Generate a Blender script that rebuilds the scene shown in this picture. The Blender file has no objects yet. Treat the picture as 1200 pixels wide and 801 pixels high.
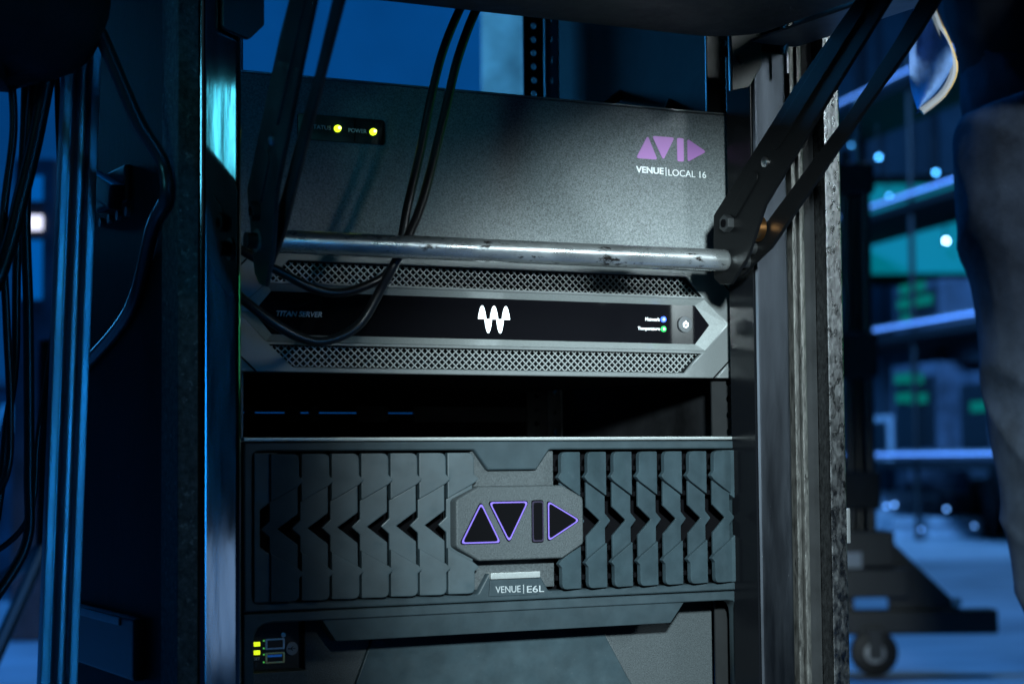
import bpy, bmesh, math, random
from mathutils import Vector, Matrix
random.seed(7)
S = bpy.context.scene
COL = S.collection
# ------------------------------------------------------------------ camera
FPX = 2240.0
YAW = math.radians(27.4); PITCH = math.atan(137.7/2240); ROLL = -0.0087
F = Vector((math.sin(YAW)*math.cos(PITCH), math.cos(YAW)*math.cos(PITCH), math.sin(PITCH)))
R0 = Vector((math.cos(YAW), -math.sin(YAW), 0)); U0 = R0.cross(F)
R = R0*math.cos(ROLL)+U0*math.sin(ROLL); U = U0*math.cos(ROLL)-R0*math.sin(ROLL)
C = -F*1.62; C.z = 0.62
cam = bpy.data.cameras.new('camera'); camo = bpy.data.objects.new('camera', cam); COL.objects.link(camo)
camo.matrix_world = Matrix(((R.x, U.x, -F.x, C.x), (R.y, U.y, -F.y, C.y), (R.z, U.z, -F.z, C.z), (0, 0, 0, 1)))
cam.sensor_width = 36; cam.lens = FPX/1200*36; cam.clip_start = .05; cam.clip_end = 120
cam.dof.use_dof = True; cam.dof.focus_distance = 1.64; cam.dof.aperture_fstop = 6.6; cam.dof.aperture_blades = 0
S.camera = camo
# ------------------------------------------------------------------ world and lamps
W = bpy.data.worlds.new('World'); S.world = W; W.use_nodes = True
W.node_tree.nodes['Background'].inputs[0].default_value = (.02, .12, .3, 1)
W.node_tree.nodes['Background'].inputs[1].default_value = .008
S.view_settings.view_transform = 'Standard'; S.view_settings.look = 'None'
S.view_settings.exposure = 0; S.view_settings.gamma = 1; S.view_settings.use_curve_mapping = False
S.render.engine = 'CYCLES'


def lamp(name, kind, loc, target, power, col, size=.1, size_y=None, spot=None, blend=.5, spread=None):
    l = bpy.data.lights.new(name, kind); l.energy = power; l.color = col
    if kind == 'AREA':
        l.size = size
        if spread: l.spread = math.radians(spread)
        if size_y: l.shape = 'RECTANGLE'; l.size_y = size_y
    else:
        l.shadow_soft_size = size
    if kind == 'SPOT':
        l.spot_size = math.radians(spot); l.spot_blend = blend
    o = bpy.data.objects.new(name, l); COL.objects.link(o); o.location = loc
    o.rotation_euler = (Vector(target)-Vector(loc)).to_track_quat('-Z', 'Y').to_euler()
    return o


def P(px, py, Y=0.):          # photo pixel -> point on the plane Y
    d = F*FPX+R*(px-600)-U*(py-400.5); return C+d*((Y-C.y)/d.y)


def PX(px, py, X):            # photo pixel -> point on the plane X
    d = F*FPX+R*(px-600)-U*(py-400.5); return C+d*((X-C.x)/d.x)


def PZ(px, py, Z):
    d = F*FPX+R*(px-600)-U*(py-400.5); return C+d*((Z-C.z)/d.z)


def A(px, py, D):             # photo pixel at a distance along the view
    return C+(F*FPX+R*(px-600)-U*(py-400.5))*(D/FPX)


lamp('key_spot', 'SPOT', (-.58, -1.44, .92), (.225, 0, .545), 410, (.78, .96, 1.0), .04, spot=27, blend=.8)
lamp('soft_fill', 'AREA', (-1.3, -1.9, 1.3), (0, 0, .65), .12, (.45, .8, 1.0), .5)
lamp('side_strip', 'AREA', (.92, -1.65, 1.32), (.22, -.08, .70), .42, (.8, .95, 1.0), .25, .25, spread=26)
lamp('person_fill', 'SPOT', (.45, -2.2, 1.45), A(1200, 280, 2.1), 300, (.75, .88, 1.0), .12, spot=20, blend=.8)  # added fill spot, brightens the person's leg
lamp('teal_strip', 'AREA', (.66, -2.7, 1.42), (-.28, -.07, .9), .06, (.1, .75, .95), .07, .32, spread=50)  # unseen lamp added for a teal reflection on the left post
lamp('teal_side', 'AREA', (-1.7, -.95, 1.15), (-.28, -.2, .87), .06, (.12, .7, .95), .2, .2, spread=16)  # unseen lamp added to brighten the left brace arm
lamp('low_blue_strip', 'AREA', (.62, -2.7, .32), (-.28, -.07, .55), .011, (.35, .6, 1.0), .14, .25, spread=50)  # added out of view for the low bluish highlight on the left post
lamp('green_dot', 'AREA', (2.6, -.68, 1.0), (-.27, -.06, .75), 1.5, (.05, 1.0, .3), .10, .4)  # unseen lamp added for the green glint on the left post
lamp('profile_blue', 'AREA', (.31, -2.7, .70), (-.37, .05, .7), .10, (.01, .34, 1.0), .12, 1.3, spread=13)  # added out of view so the leaning profile reflects blue
lamp('blue_side', 'AREA', (-2.6, 1.6, 1.6), (-.3, .1, .7), 1.2, (.02, .36, 1.0), 1.0)
lamp('blue_rear', 'AREA', (-.25, 2.4, 1.35), (.22, .15, .98), .6, (.04, .40, 1.0), .4, spread=30)
lamp('board_wash', 'SPOT', A(420, -160, 3.1), A(603, 80, 3.9), 22, (.1, .5, 1.0), .1, spot=50, blend=.6)  # added spot that brightens the scuffed board
# background stage wash
lamp('stage_wash_wall', 'AREA', A(380, -900, 11), A(400, 100, 18), 300, (.0, .30, 1.0), 4, 1.5)
lamp('stage_wash_floor', 'AREA', A(-100, -1500, 6.5), PZ(20, 760, 0), 420, (.0, .25, 1.0), 1.5)
lamp('stage_wash_right', 'AREA', A(1250, -1100, 9), PZ(1120, 690, 0), 210, (.25, .55, 1.0), 2.0)
lamp('stage_wash_scaffold', 'AREA', A(700, -500, 9), A(1100, 380, 14), 140, (.12, .40, 1.0), 1.0, spread=60)

# ------------------------------------------------------------------ materials
MATS = {}


def mat(name, col, rough=.5, metal=0., var=None, bump=None, wear=None, spec=.5, coat=0., emit=None, es=1., stretch=None, rvar=None):
    m = bpy.data.materials.new(name); m.use_nodes = True; N = m.node_tree.nodes; L = m.node_tree.links
    b = N['Principled BSDF']
    b.inputs['Base Color'].default_value = (*col, 1); b.inputs['Roughness'].default_value = rough
    b.inputs['Metallic'].default_value = metal; b.inputs['Specular IOR Level'].default_value = spec
    b.inputs['Coat Weight'].default_value = coat
    if emit:
        b.inputs['Emission Color'].default_value = (*emit, 1); b.inputs['Emission Strength'].default_value = es
    tc = N.new('ShaderNodeTexCoord'); vec = tc.outputs['Object']
    if stretch:
        mp = N.new('ShaderNodeMapping'); mp.inputs['Scale'].default_value = stretch
        L.new(vec, mp.inputs[0]); vec = mp.outputs[0]

    def noise(scale, detail=5, v=None, rough_=.6):
        n = N.new('ShaderNodeTexNoise'); n.inputs['Scale'].default_value = scale
        n.inputs['Detail'].default_value = detail; n.inputs['Roughness'].default_value = rough_
        L.new(v or vec, n.inputs['Vector']); return n.outputs['Fac']

    def ramp(fac, a, b_, ca=(0, 0, 0, 1), cb=(1, 1, 1, 1)):
        r = N.new('ShaderNodeValToRGB'); r.color_ramp.elements[0].position = a; r.color_ramp.elements[1].position = b_
        r.color_ramp.elements[0].color = ca; r.color_ramp.elements[1].color = cb
        L.new(fac, r.inputs[0]); return r.outputs[0]
    cur = None
    if var:
        sc, lo, hi = var
        cur = ramp(noise(sc), .3, .7, (*[c*lo for c in col], 1), (*[min(1, c*hi) for c in col], 1))
        L.new(cur, b.inputs['Base Color'])
    if rvar:
        sc, lo, hi = rvar
        L.new(ramp(noise(sc), .3, .7, (lo, lo, lo, 1), (hi, hi, hi, 1)), b.inputs['Roughness'])
    for w in (wear or []):
        sc, th, wc, wr = w[:4]
        fac = ramp(noise(sc, 6, None, .7), th, th+.05)
        mx = N.new('ShaderNodeMix'); mx.data_type = 'RGBA'
        L.new(fac, mx.inputs[0])
        if cur: L.new(cur, mx.inputs[6])
        else: mx.inputs[6].default_value = (*col, 1)
        mx.inputs[7].default_value = (*wc, 1); cur = mx.outputs[2]
        L.new(cur, b.inputs['Base Color'])
    if bump:
        bs = bump if isinstance(bump, list) else [bump]
        prev = None
        for sc, st, dist in bs:
            bp = N.new('ShaderNodeBump'); bp.inputs['Strength'].default_value = st; bp.inputs['Distance'].default_value = dist
            L.new(noise(sc, 4), bp.inputs['Height'])
            if prev: L.new(prev, bp.inputs['Normal'])
            prev = bp.outputs[0]
        L.new(prev, b.inputs['Normal'])
    MATS[name] = m
    return m


G = (.62, .62, .6)
mat('powder', (.135, .15, .154), .5, .0, spec=.35, var=(800, .5, 1.6), bump=[(900, .5, .0006), (12, .05, .002)], rvar=(30, .45, .62))
mat('silver_paint', (.115, .125, .127), .42, .35, var=(1200, .85, 1.15), bump=(1200, .25, .0003), rvar=(40, .36, .5))
mat('silver_edge', (.25, .27, .27), .38, .45, var=(600, .85, 1.1), bump=(1200, .15, .0003))
mat('bezel', (.017, .026, .031), .42, .0, spec=.18, var=(60, .85, 1.2), bump=[(1500, .12, .0003)], wear=[(420, .74, (.13, .15, .16), .5)], rvar=(50, .38, .55))
mat('slat', (.019, .030, .036), .42, .0, spec=.15, var=(45, .8, 1.25), bump=[(1500, .12, .0003)], wear=[(420, .69, (.11, .125, .135), .5), (90, .70, (.035, .045, .05), .5)], rvar=(60, .3, .55))
mat('plate_grain', (.034, .040, .043), .45, .05, spec=.15, var=(1100, .6, 1.5), bump=(1100, .7, .0006))
mat('black_gloss', (.004, .005, .006), .12, .0, wear=[(700, .74, (.09, .11, .13), .5)], rvar=(40, .08, .2))
mat('black_matte', (.010, .011, .012), .6, spec=.15, bump=(300, .2, .0005), var=(30, .7, 1.3))
mat('black_steel', (.012, .013, .014), .38, .2, bump=[(500, .12, .0004)], wear=[(160, .74, (.06, .065, .07), .4)], var=(20, .8, 1.25))
mat('arm_black', (.0025, .0027, .003), .42, spec=.10, bump=[(500, .1, .0004)], wear=[(140, .77, (.03, .033, .036), .4)])
mat('arm_lit', (.05, .055, .06), .36, .7, bump=[(500, .1, .0004)], var=(25, .6, 1.4), wear=[(140, .7, (.12, .13, .14), .4)])  # lighter copy of the black arm metal, with reflected light in its colour
mat('dark_inside', (.006, .007, .008), .7, spec=.06, var=(40, .6, 1.6))
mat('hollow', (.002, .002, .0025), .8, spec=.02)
mat('wire', (.21, .225, .225), .4, .4)
mat('liner', (.003, .0035, .0045), .22, spec=.08)
mat('chrome', (.19, .2, .215), .12, 1., stretch=(1, 1, .12), rvar=(60, .05, .12), bump=[(45, .05, .002), (9, .08, .008)], wear=[(500, .72, (.7, .72, .75), .3)])
mat('aluminium', (.042, .048, .058), .4, 1., stretch=(1, 1, .15), rvar=(80, .33, .5), bump=[(60, .1, .002)], wear=[(420, .7, (.78, .8, .83), .3)], var=(50, .7, 1.2))
mat('galvanised', (.14, .146, .152), .35, 1., bump=[(500, .5, .0006), (110, .3, .001)], var=(330, .5, 1.5), wear=[(140, .68, (.02, .02, .02), .5), (300, .7, (.6, .62, .64), .3)], rvar=(200, .18, .45), stretch=(1, 1, .5))
mat('worn_edge', (.075, .075, .072), .4, .7, stretch=(1, 1, .25), bump=[(600, .6, .0006), (200, .3, .001)], var=(260, .3, 1.7), wear=[(160, .6, (.02, .02, .02), .5), (60, .66, (.3, .19, .08), .5)])
mat('rough_ply', (.045, .042, .038), .7, bump=[(300, 1., .002), (60, .6, .003)], var=(220, .3, 2.2), wear=[(180, .6, (.2, .19, .17), .6)])
mat('tube_metal', (.55, .58, .59), .26, .9, stretch=(.4, 1, 1), bump=[(120, .2, .001)], var=(50, .55, 1.15), wear=[(70, .60, (.035, .03, .027), .6), (220, .62, (.10, .10, .10), .6)], rvar=(70, .2, .42))
mat('case_panel', (.007, .0075, .0085), .55, spec=.08, bump=[(200, .2, .001)], var=(30, .7, 1.4), wear=[(330, .69, (.22, .28, .3), .5)], stretch=(1, 1, .5))  # pale specks are scuffs plus glints of light put into the colour
mat('panel_inside', (.007, .0075, .0085), .6, spec=.06, bump=[(150, .3, .001)], var=(14, .35, 1.6))
mat('slab', (.03, .032, .034), .5, spec=.25, bump=[(22, .35, .006), (600, .3, .0006)], var=(18, .55, 1.5), rvar=(30, .4, .65))
mat('steel_grey', (.2, .21, .22), .4, .8, bump=[(400, .1, .0004)], var=(40, .8, 1.2))
mat('brass', (.55, .25, .09), .3, 1., bump=[(200, .15, .001)])
mat('rubber', (.008, .008, .009), .5, spec=.25, bump=[(400, .2, .0004)])
mat('rubber_sheen', (.012, .012, .013), .32)
mat('screw', (.5, .5, .5), .3, 1.)
mat('purple_print', (.50, .22, .56), .5, emit=(.55, .22, .62), es=.0)
mat('white_print', (.85, .87, .87), .5)
mat('grey_print', (.42, .46, .47), .5)
mat('dim_print', (.6, .65, .68), .5)
mat('soft_print', (.2, .22, .23), .5)
mat('led_yellow', (.5, .6, .05), .4, emit=(.62, .95, .02), es=2.2)
mat('led_lime', (.5, .6, .05), .4, emit=(.72, .92, .0), es=1.1)
mat('led_core', (.9, 1, .3), .4, emit=(.85, 1., .2), es=5)
mat('led_blue', (.01, .02, .1), .4, emit=(.05, .15, 1.), es=2.5)
mat('led_green', (.01, .08, .02), .4, emit=(.02, .85, .15), es=1.3)
mat('logo_white', (.9, .95, 1), .4, emit=(.8, .95, 1.), es=2.6)
mat('violet_light', (.03, .02, .08), .4, emit=(.24, .18, .85), es=1.1)
mat('violet_dim', (.008, .006, .015), .4, emit=(.16, .10, .42), es=.05)
mat('spring_glow', (.1, .5, .1), .4, emit=(.1, .6, .1), es=.5)
mat('steel_dark', (.07, .075, .08), .45, .2)
mat('usb_blue', (.03, .3, 1.0), .5)
mat('glass_black', (.003, .003, .004), .08)
mat('screen_white', (.8, .8, .9), .5, emit=(.85, .85, 1.), es=1.5)
mat('screen_teal', (.0, .1, .13), .5, emit=(.0, .16, .21), es=1.)
mat('screen_blue', (.0, .1, .3), .5, emit=(.0, .10, .35), es=.8)
mat('bokeh_blue', (.2, .5, 1), .5, emit=(.06, .36, .8), es=11)
mat('bokeh_white', (.6, .8, 1), .5, emit=(.3, .6, 1.), es=26)
mat('bokeh_green', (.1, 1, .5), .5, emit=(.0, .75, .45), es=3.0)
mat('bokeh_dim', (.2, .5, 1), .5, emit=(.12, .35, .9), es=6)
mat('rail_glint', (.2, .4, .9), .5, emit=(.10, .28, .8), es=2.4)
mat('green_dash', (.0, .05, .03), .5, emit=(.0, .36, .22), es=.3)
mat('denim', (.026, .037, .054), .9, bump=[(700, .8, .0012), (70, .3, .003)], var=(16, .45, 1.6), spec=.2)
mat('jacket_cloth', (.012, .013, .016), .85, bump=[(300, .3, .001)], var=(30, .7, 1.4), spec=.2)
mat('lining', (.2, .4, .8), .75, bump=[(60, .4, .004)], var=(30, .7, 1.3))
mat('tape', (.4, .42, .42), .7, bump=[(500, .3, .001)])
mat('zip_gold', (.3, .19, .07), .45, .6)
mat('skin', (.45, .28, .2), .55)
mat('hair', (.02, .015, .012), .6)
mat('shoe', (.015, .015, .016), .5)
mat('blue_frame', (.4, .43, .48), .3, .9, stretch=(1, 1, .2), bump=[(200, .15, .0005)], var=(20, .75, 1.2), rvar=(40, .3, .5))
mat('floor_mat', (.34, .36, .38), .5, bump=[(2.5, .15, .02), (60, .1, .003)], var=(1.2, .6, 1.3), rvar=(2, .35, .6))
mat('wall_mat', (.06, .38, .5), .8, var=(.5, .8, 1.15), bump=(8, .2, .01))
mat('drape_mat', (.05, .07, .09), .9, var=(1.5, .6, 1.3))
mat('far_case', (.05, .06, .08), .5, var=(6, .5, 1.5))
mat('far_metal', (.2, .22, .25), .4, .3)
mat('board_mat', (.5, .55, .55), .7, var=(9, .45, 1.3), bump=[(60, .4, .003)], wear=[(25, .66, (.15, .17, .18), .5)])
mat('box_grey', (.3, .32, .35), .5, var=(4, .6, 1.3))

# ------------------------------------------------------------------ geometry helpers


def thing(name, label, cat, loc=(0, 0, 0), group=None):
    o = bpy.data.objects.new(name, None); COL.objects.link(o); o.location = loc
    o.empty_display_size = .05
    tag(o, label, cat, group); return o


def tag(o, label, cat, group=None, kind=None):
    if label: o['label'] = label
    if cat: o['category'] = cat
    if group: o['group'] = group
    if kind: o['kind'] = kind
    return o


def link(o, parent):
    COL.objects.link(o)
    if parent is not None:
        top = parent; off = Vector((0, 0, 0))
        while top is not None:
            off += top.location; top = top.parent
        o.parent = parent
        o.location = -off
    return o


class MB:
    def __init__(s): s.v = []; s.f = []

    def add(s, vs, fs):
        n = len(s.v); s.v += [tuple(v) for v in vs]; s.f += [tuple(i+n for i in f) for f in fs]; return s

    def box(s, x0, x1, y0, y1, z0, z1):
        return s.add([(x, y, z) for z in (z0, z1) for y in (y0, y1) for x in (x0, x1)],
                     [(0, 2, 3, 1), (4, 5, 7, 6), (0, 1, 5, 4), (2, 6, 7, 3), (0, 4, 6, 2), (1, 3, 7, 5)])

    def obox(s, c, ax, ay, az):      # oriented box: centre and three half vectors
        c, ax, ay, az = map(Vector, (c, ax, ay, az))
        return s.add([c+ax*i+ay*j+az*k for k in (-1, 1) for j in (-1, 1) for i in (-1, 1)],
                     [(0, 2, 3, 1), (4, 5, 7, 6), (0, 1, 5, 4), (2, 6, 7, 3), (0, 4, 6, 2), (1, 3, 7, 5)])

    def prism(s, poly, y0, y1, yf=None, follow=False):   # poly in (x, z), CCW seen from -Y; front y0, back y1; yf(x, z) adds to the front
        n = len(poly)
        fr = [(x, y0+(yf(x, z) if yf else 0), z) for x, z in poly]; bk = [(x, y1+(yf(x, z) if follow else 0), z) for x, z in poly]
        return s.add(fr+bk, [tuple(range(n)), tuple(range(2*n-1, n-1, -1))]+[(i, i+n, (i+1) % n+n, (i+1) % n) for i in range(n)])

    def extr(s, poly, axo, au, av, an):    # poly (u, v) in a free frame, extruded along vector an
        n = len(poly); axo, au, av, an = map(Vector, (axo, au, av, an))
        a = [axo+au*u+av*v for u, v in poly]; b = [p+an for p in a]
        return s.add(a+b, [tuple(range(n)), tuple(range(2*n-1, n-1, -1))]+[(i, i+n, (i+1) % n+n, (i+1) % n) for i in range(n)])

    def tube(s, path, r, n=10, caps=True):
        path = [Vector(p) for p in path]; m = len(path); rs = r if isinstance(r, (list, tuple)) else [r]*m
        up = None; rings = []
        for i, p in enumerate(path):
            t = (path[min(i+1, m-1)]-path[max(i-1, 0)]).normalized()
            if up is None: up = Vector((0, 0, 1)) if abs(t.z) < .9 else Vector((1, 0, 0))
            a = (up-t*up.dot(t)).normalized(); b = t.cross(a); up = a
            rings.append([p+(a*math.cos(2*math.pi*k/n)+b*math.sin(2*math.pi*k/n))*rs[i] for k in range(n)])
        vs = [v for q in rings for v in q]
        fs = [(i*n+k, i*n+(k+1) % n, (i+1)*n+(k+1) % n, (i+1)*n+k) for i in range(m-1) for k in range(n)]
        if caps: fs += [tuple(range(n-1, -1, -1)), tuple(range((m-1)*n, m*n))]
        return s.add(vs, fs)

    def disc(s, c, r, depth, axis, n=20):
        c = Vector(c); axis = Vector(axis).normalized()
        return s.tube([c, c+axis*depth], r, n)

    def build(s, name, m, parent=None, bevel=0., seg=2, smooth=False, ang=35):
        me = bpy.data.meshes.new(name); me.from_pydata(s.v, [], s.f)
        bm = bmesh.new(); bm.from_mesh(me)
        bmesh.ops.recalc_face_normals(bm, faces=bm.faces)
        if bevel:
            es = [e for e in bm.edges if len(e.link_faces) == 2 and e.calc_face_angle(0) > math.radians(30)]
            bmesh.ops.bevel(bm, geom=es, offset=bevel, segments=seg, affect='EDGES', profile=.6, clamp_overlap=True)
        bm.to_mesh(me); bm.free()
        me.materials.append(MATS[m])
        if smooth or bevel:
            me.polygons.foreach_set('use_smooth', [True]*len(me.polygons))
            me.set_sharp_from_angle(angle=math.radians(ang))
        ob = bpy.data.objects.new(name, me)
        if bevel and not smooth:
            wn = ob.modifiers.new('weighted', 'WEIGHTED_NORMAL'); wn.keep_sharp = True; wn.weight = 80
        return link(ob, parent)


def spline(pts, k=8):
    pts = [Vector(p) for p in pts]; out = []
    for i in range(len(pts)-1):
        p0 = pts[max(i-1, 0)]; p1 = pts[i]; p2 = pts[i+1]; p3 = pts[min(i+2, len(pts)-1)]
        for j in range(k):
            t = j/k
            out.append(.5*((2*p1)+(p2-p0)*t+(2*p0-5*p1+4*p2-p3)*t*t+(3*p1-p0-3*p2+p3)*t**3))
    out.append(pts[-1]); return out


def roundpoly(pts, r, n=4):
    out = []; m = len(pts)
    for i in range(m):
        rr = r[i] if isinstance(r, (list, tuple)) else r
        p = Vector(pts[i]); a = Vector(pts[i-1])-p; b = Vector(pts[(i+1) % m])-p
        if rr <= 0: out.append(tuple(p)); continue
        ang = a.angle(b); d = min(rr/math.tan(ang/2), a.length*.48, b.length*.48)
        s = p+a.normalized()*d; e = p+b.normalized()*d
        for k in range(n+1):
            t = k/n; out.append(tuple(s*(1-t)**2+p*2*t*(1-t)+e*t*t))
    return out


def plate(name, outer, holes, y_front, y_back, m, parent, bevel=0., smooth=True):
    """flat plate in the XZ plane with holes, real thickness and a bevelled rim"""
    cu = bpy.data.curves.new(name, 'CURVE'); cu.dimensions = '2D'; cu.fill_mode = 'BOTH'
    th = (y_back-y_front)/2
    cu.extrude = max(th-bevel, .0001); cu.bevel_depth = bevel; cu.bevel_resolution = 1; cu.offset = -bevel
    for poly in [outer]+holes:
        sp = cu.splines.new('POLY'); sp.points.add(len(poly)-1); sp.use_cyclic_u = True
        for q, (x, z) in zip(sp.points, poly): q.co = (x, z, 0, 1)
    tmp = bpy.data.objects.new(name, cu); COL.objects.link(tmp)
    dg = bpy.context.evaluated_depsgraph_get()
    me = bpy.data.meshes.new_from_object(tmp.evaluated_get(dg)); bpy.data.objects.remove(tmp)
    yc = (y_front+y_back)/2
    me.transform(Matrix(((1, 0, 0, 0), (0, 0, -1, yc), (0, 1, 0, 0), (0, 0, 0, 1))))
    me.materials.clear(); me.materials.append(MATS[m]); me.name = name
    return link(bpy.data.objects.new(name, me), parent)


def text(name, body, x0, x1, z0, z1, y, m, parent, shear=0., bold=0., depth=.0002, space=1.):
    cu = bpy.data.curves.new(name, 'FONT'); cu.body = body; cu.shear = shear; cu.offset = bold; cu.extrude = .001; cu.space_character = space
    tmp = bpy.data.objects.new(name, cu); COL.objects.link(tmp)
    dg = bpy.context.evaluated_depsgraph_get()
    me = bpy.data.meshes.new_from_object(tmp.evaluated_get(dg)); bpy.data.objects.remove(tmp)
    xs = [v.co.x for v in me.vertices]; ys = [v.co.y for v in me.vertices]
    ax, bx, ay, by = min(xs), max(xs), min(ys), max(ys)
    for v in me.vertices:
        v.co = (x0+(v.co.x-ax)/(bx-ax)*(x1-x0), y+(-depth if v.co.z > 0 else depth), z0+(v.co.y-ay)/(by-ay)*(z1-z0))
    me.materials.clear(); me.materials.append(MATS[m])
    return link(bpy.data.objects.new(name, me), parent)


def rect(x0, x1, z0, z1): return [(x0, z0), (x1, z0), (x1, z1), (x0, z1)]


def ngon(cx, cz, r, n=20, a0=0): return [(cx+r*math.cos(a0+2*math.pi*k/n), cz+r*math.sin(a0+2*math.pi*k/n)) for k in range(n)]


def struct(o): o['kind'] = 'structure'; return o
Fh = Vector((math.sin(YAW), math.cos(YAW), 0)); Rh = Vector((math.cos(YAW), -math.sin(YAW), 0)); UZ = Vector((0, 0, 1))
# ------------------------------------------------------------------ the setting
b = MB(); b.add([(-40, -12, 0), (50, -12, 0), (50, 45, 0), (-40, 45, 0)], [(0, 1, 2, 3)])
struct(b.build('floor', 'floor_mat'))
c = C+F*20; c.z = 0
b = MB(); b.obox(c+UZ*5.5, Rh*26, Fh*.1, UZ*5.5)
struct(b.build('back_wall', 'wall_mat'))

# ------------------------------------------------------------------ rack case
ZT = 1.16
case = thing('rack_case', 'black road case rack with worn metal edges holding the three audio units', 'rack case', (-.02, .17, 0))
b = MB(); b.box(-.312, -.300, -.030, .262, .13, ZT); panel_l = b.build('side_panel', 'case_panel', case, .001)
b = MB(); b.box(.2445, .2585, -.050, .42, .13, ZT); b.build('side_panel', 'panel_inside', case, .001)
b = MB(); b.box(-.31, .29, -.05, .42, .105, .13); b.build('base_panel', 'case_panel', case, .002)
b = MB(); b.box(-.31, .29, -.05, .42, ZT, ZT+.02); b.build('top_panel', 'case_panel', case, .002)
b = MB(); b.box(-.3145, -.2990, -.0705, -.029, .13, ZT); b.build('edge_extrusion', 'rough_ply', case, .001)
# right edge, layer by layer
b = MB(); b.box(.2455, .2505, -.064, -.0495, .13, ZT); b.box(.2512, .2565, -.067, -.0495, .13, ZT)
b.build('edge_extrusion', 'worn_edge', case, .0015)
b = MB(); b.box(.2575, .2755, -.056, -.045, .13, ZT); b.build('edge_channel', 'black_matte', case)
b = MB(); b.box(.2760, .2935, -.072, -.046, .13, ZT); b.build('edge_strip', 'galvanised', case, .002)
b = MB(); b.box(.2590, .2900, -.0455, .42, .13, ZT); b.build('outer_skin', 'case_panel', case, .001)
q = P(988, 595, -.065); q2 = P(992, 636, -.065)
b = MB(); b.box(.2942, .2985, -.07, -.055, q2.z, q.z); b.build('latch_tab', 'steel_grey', case, .001)
# posts
pl = MB(); pl.box(-.2985, -.2640, -.070, -.0295, .13, .978); pl.build('front_post', 'chrome', case, .006, 4)
pr = MB(); pr.box(.2045, .2395, -.067, -.0285, .13, .976); post_r = pr.build('front_post', 'aluminium', case, .004, 3)
b = MB(); b.box(.2020, .2040, -.0655, -.0285, .13, .976); b.build('inner_liner', 'liner', post_r, .0005)
# rack rails, front and rear, with punched holes


def rail(name, x0, x1, y, z0, z1, m, pitch=.0148, r=.0034):
    holes = []; z = z0+pitch
    while z < z1-pitch: holes.append(ngon((x0+x1)/2, z, r, 10)); z += pitch
    return plate(name, rect(x0, x1, z0, z1), holes, y, y+.002, m, case)


rail('rack_rail', .207, .2435, .009, .14, 1.12, 'black_steel')
rail('rack_rail', -.2985, -.236, .009, .14, 1.12, 'black_steel')
rr = rail('rear_rail', .2065, .2305, .365, .14, 1.14, 'black_steel')
# the return flange of the rear rail, facing inward
vs = plate('rail_flange', rect(0, .030, .14, 1.14), [ngon(.016, .16+.0222*k, .0042, 10) for k in range(43)], 0, .002, 'steel_grey', None)
vs.data.transform(Matrix(((0, 1, 0, .2312), (-1, 0, 0, .365), (0, 0, 1, 0), (0, 0, 0, 1)))); COL.objects.unlink(vs); link(vs, rr)
rail('rear_rail', -.2985, -.262, .252, .14, 1.14, 'black_steel')
b = MB(); b.box(.2395, .2442, .04, .062, .14, 1.14); b.build('rail_bracket', 'steel_grey', case, .001)
# rear wiring shelf that closes the empty slot except for slivers
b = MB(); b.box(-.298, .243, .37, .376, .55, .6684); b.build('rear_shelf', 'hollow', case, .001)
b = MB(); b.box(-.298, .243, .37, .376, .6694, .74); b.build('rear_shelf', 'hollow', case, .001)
for x0, x1 in ((-.298, -.175), (-.148, -.132), (-.108, -.098), (-.066, -.050), (-.040, -.030), (.012, .046), (.075, .243)):
    b = MB(); b.box(x0, x1, .366, .3695, .660, .676); b.build('rear_clip', 'black_matte', case)
# latch and metal corner on the left side
b = MB(); y0, y1 = .018, .222
b.box(-.322, -.3115, y0, y1, .452, .500); b.build('side_bracket', 'black_steel', case, .003)
b = MB(); b.box(-.3236, -.3218, y0+.035, y1, .4925, .4985); b.build('bracket_strip', 'steel_grey', case, .0006)
b = MB(); b.box(-.318, -.3115, .06, .15, .83, .86); b.obox((-.323, .105, .845), (.006, 0, 0), (0, .04, .012), (0, -.004, .010)); b.build('side_latch', 'black_steel', case, .003)
for k in range(4):
    b = MB(); b.disc((-.3115, .066+.026*k, .822), .004, -.004, (1, 0, 0), 10); b.build('rivet', 'steel_grey', case, 0, smooth=True)
for z0 in (.145, .279):     # blank panels below the units
    b = MB(); b.box(-.257, .2265, 0, .008, z0, z0+.131); b.build('blank_panel', 'powder', case, .001)
for x in (-.26, .23):
    for y in (0, .36):
        b = MB(); b.disc((x-.016, y, .05), .05, .032, (1, 0, 0), 24); wh = b.build('caster', 'rubber', case, .004)
        b = MB(); b.box(x-.022, x-.018, y-.02, y+.02, .04, .105); b.box(x+.018, x+.022, y-.02, y+.02, .04, .105); b.box(x-.03, x+.03, y-.03, y+.03, .1, .106)
        b.build('fork', 'black_steel', wh)

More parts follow.
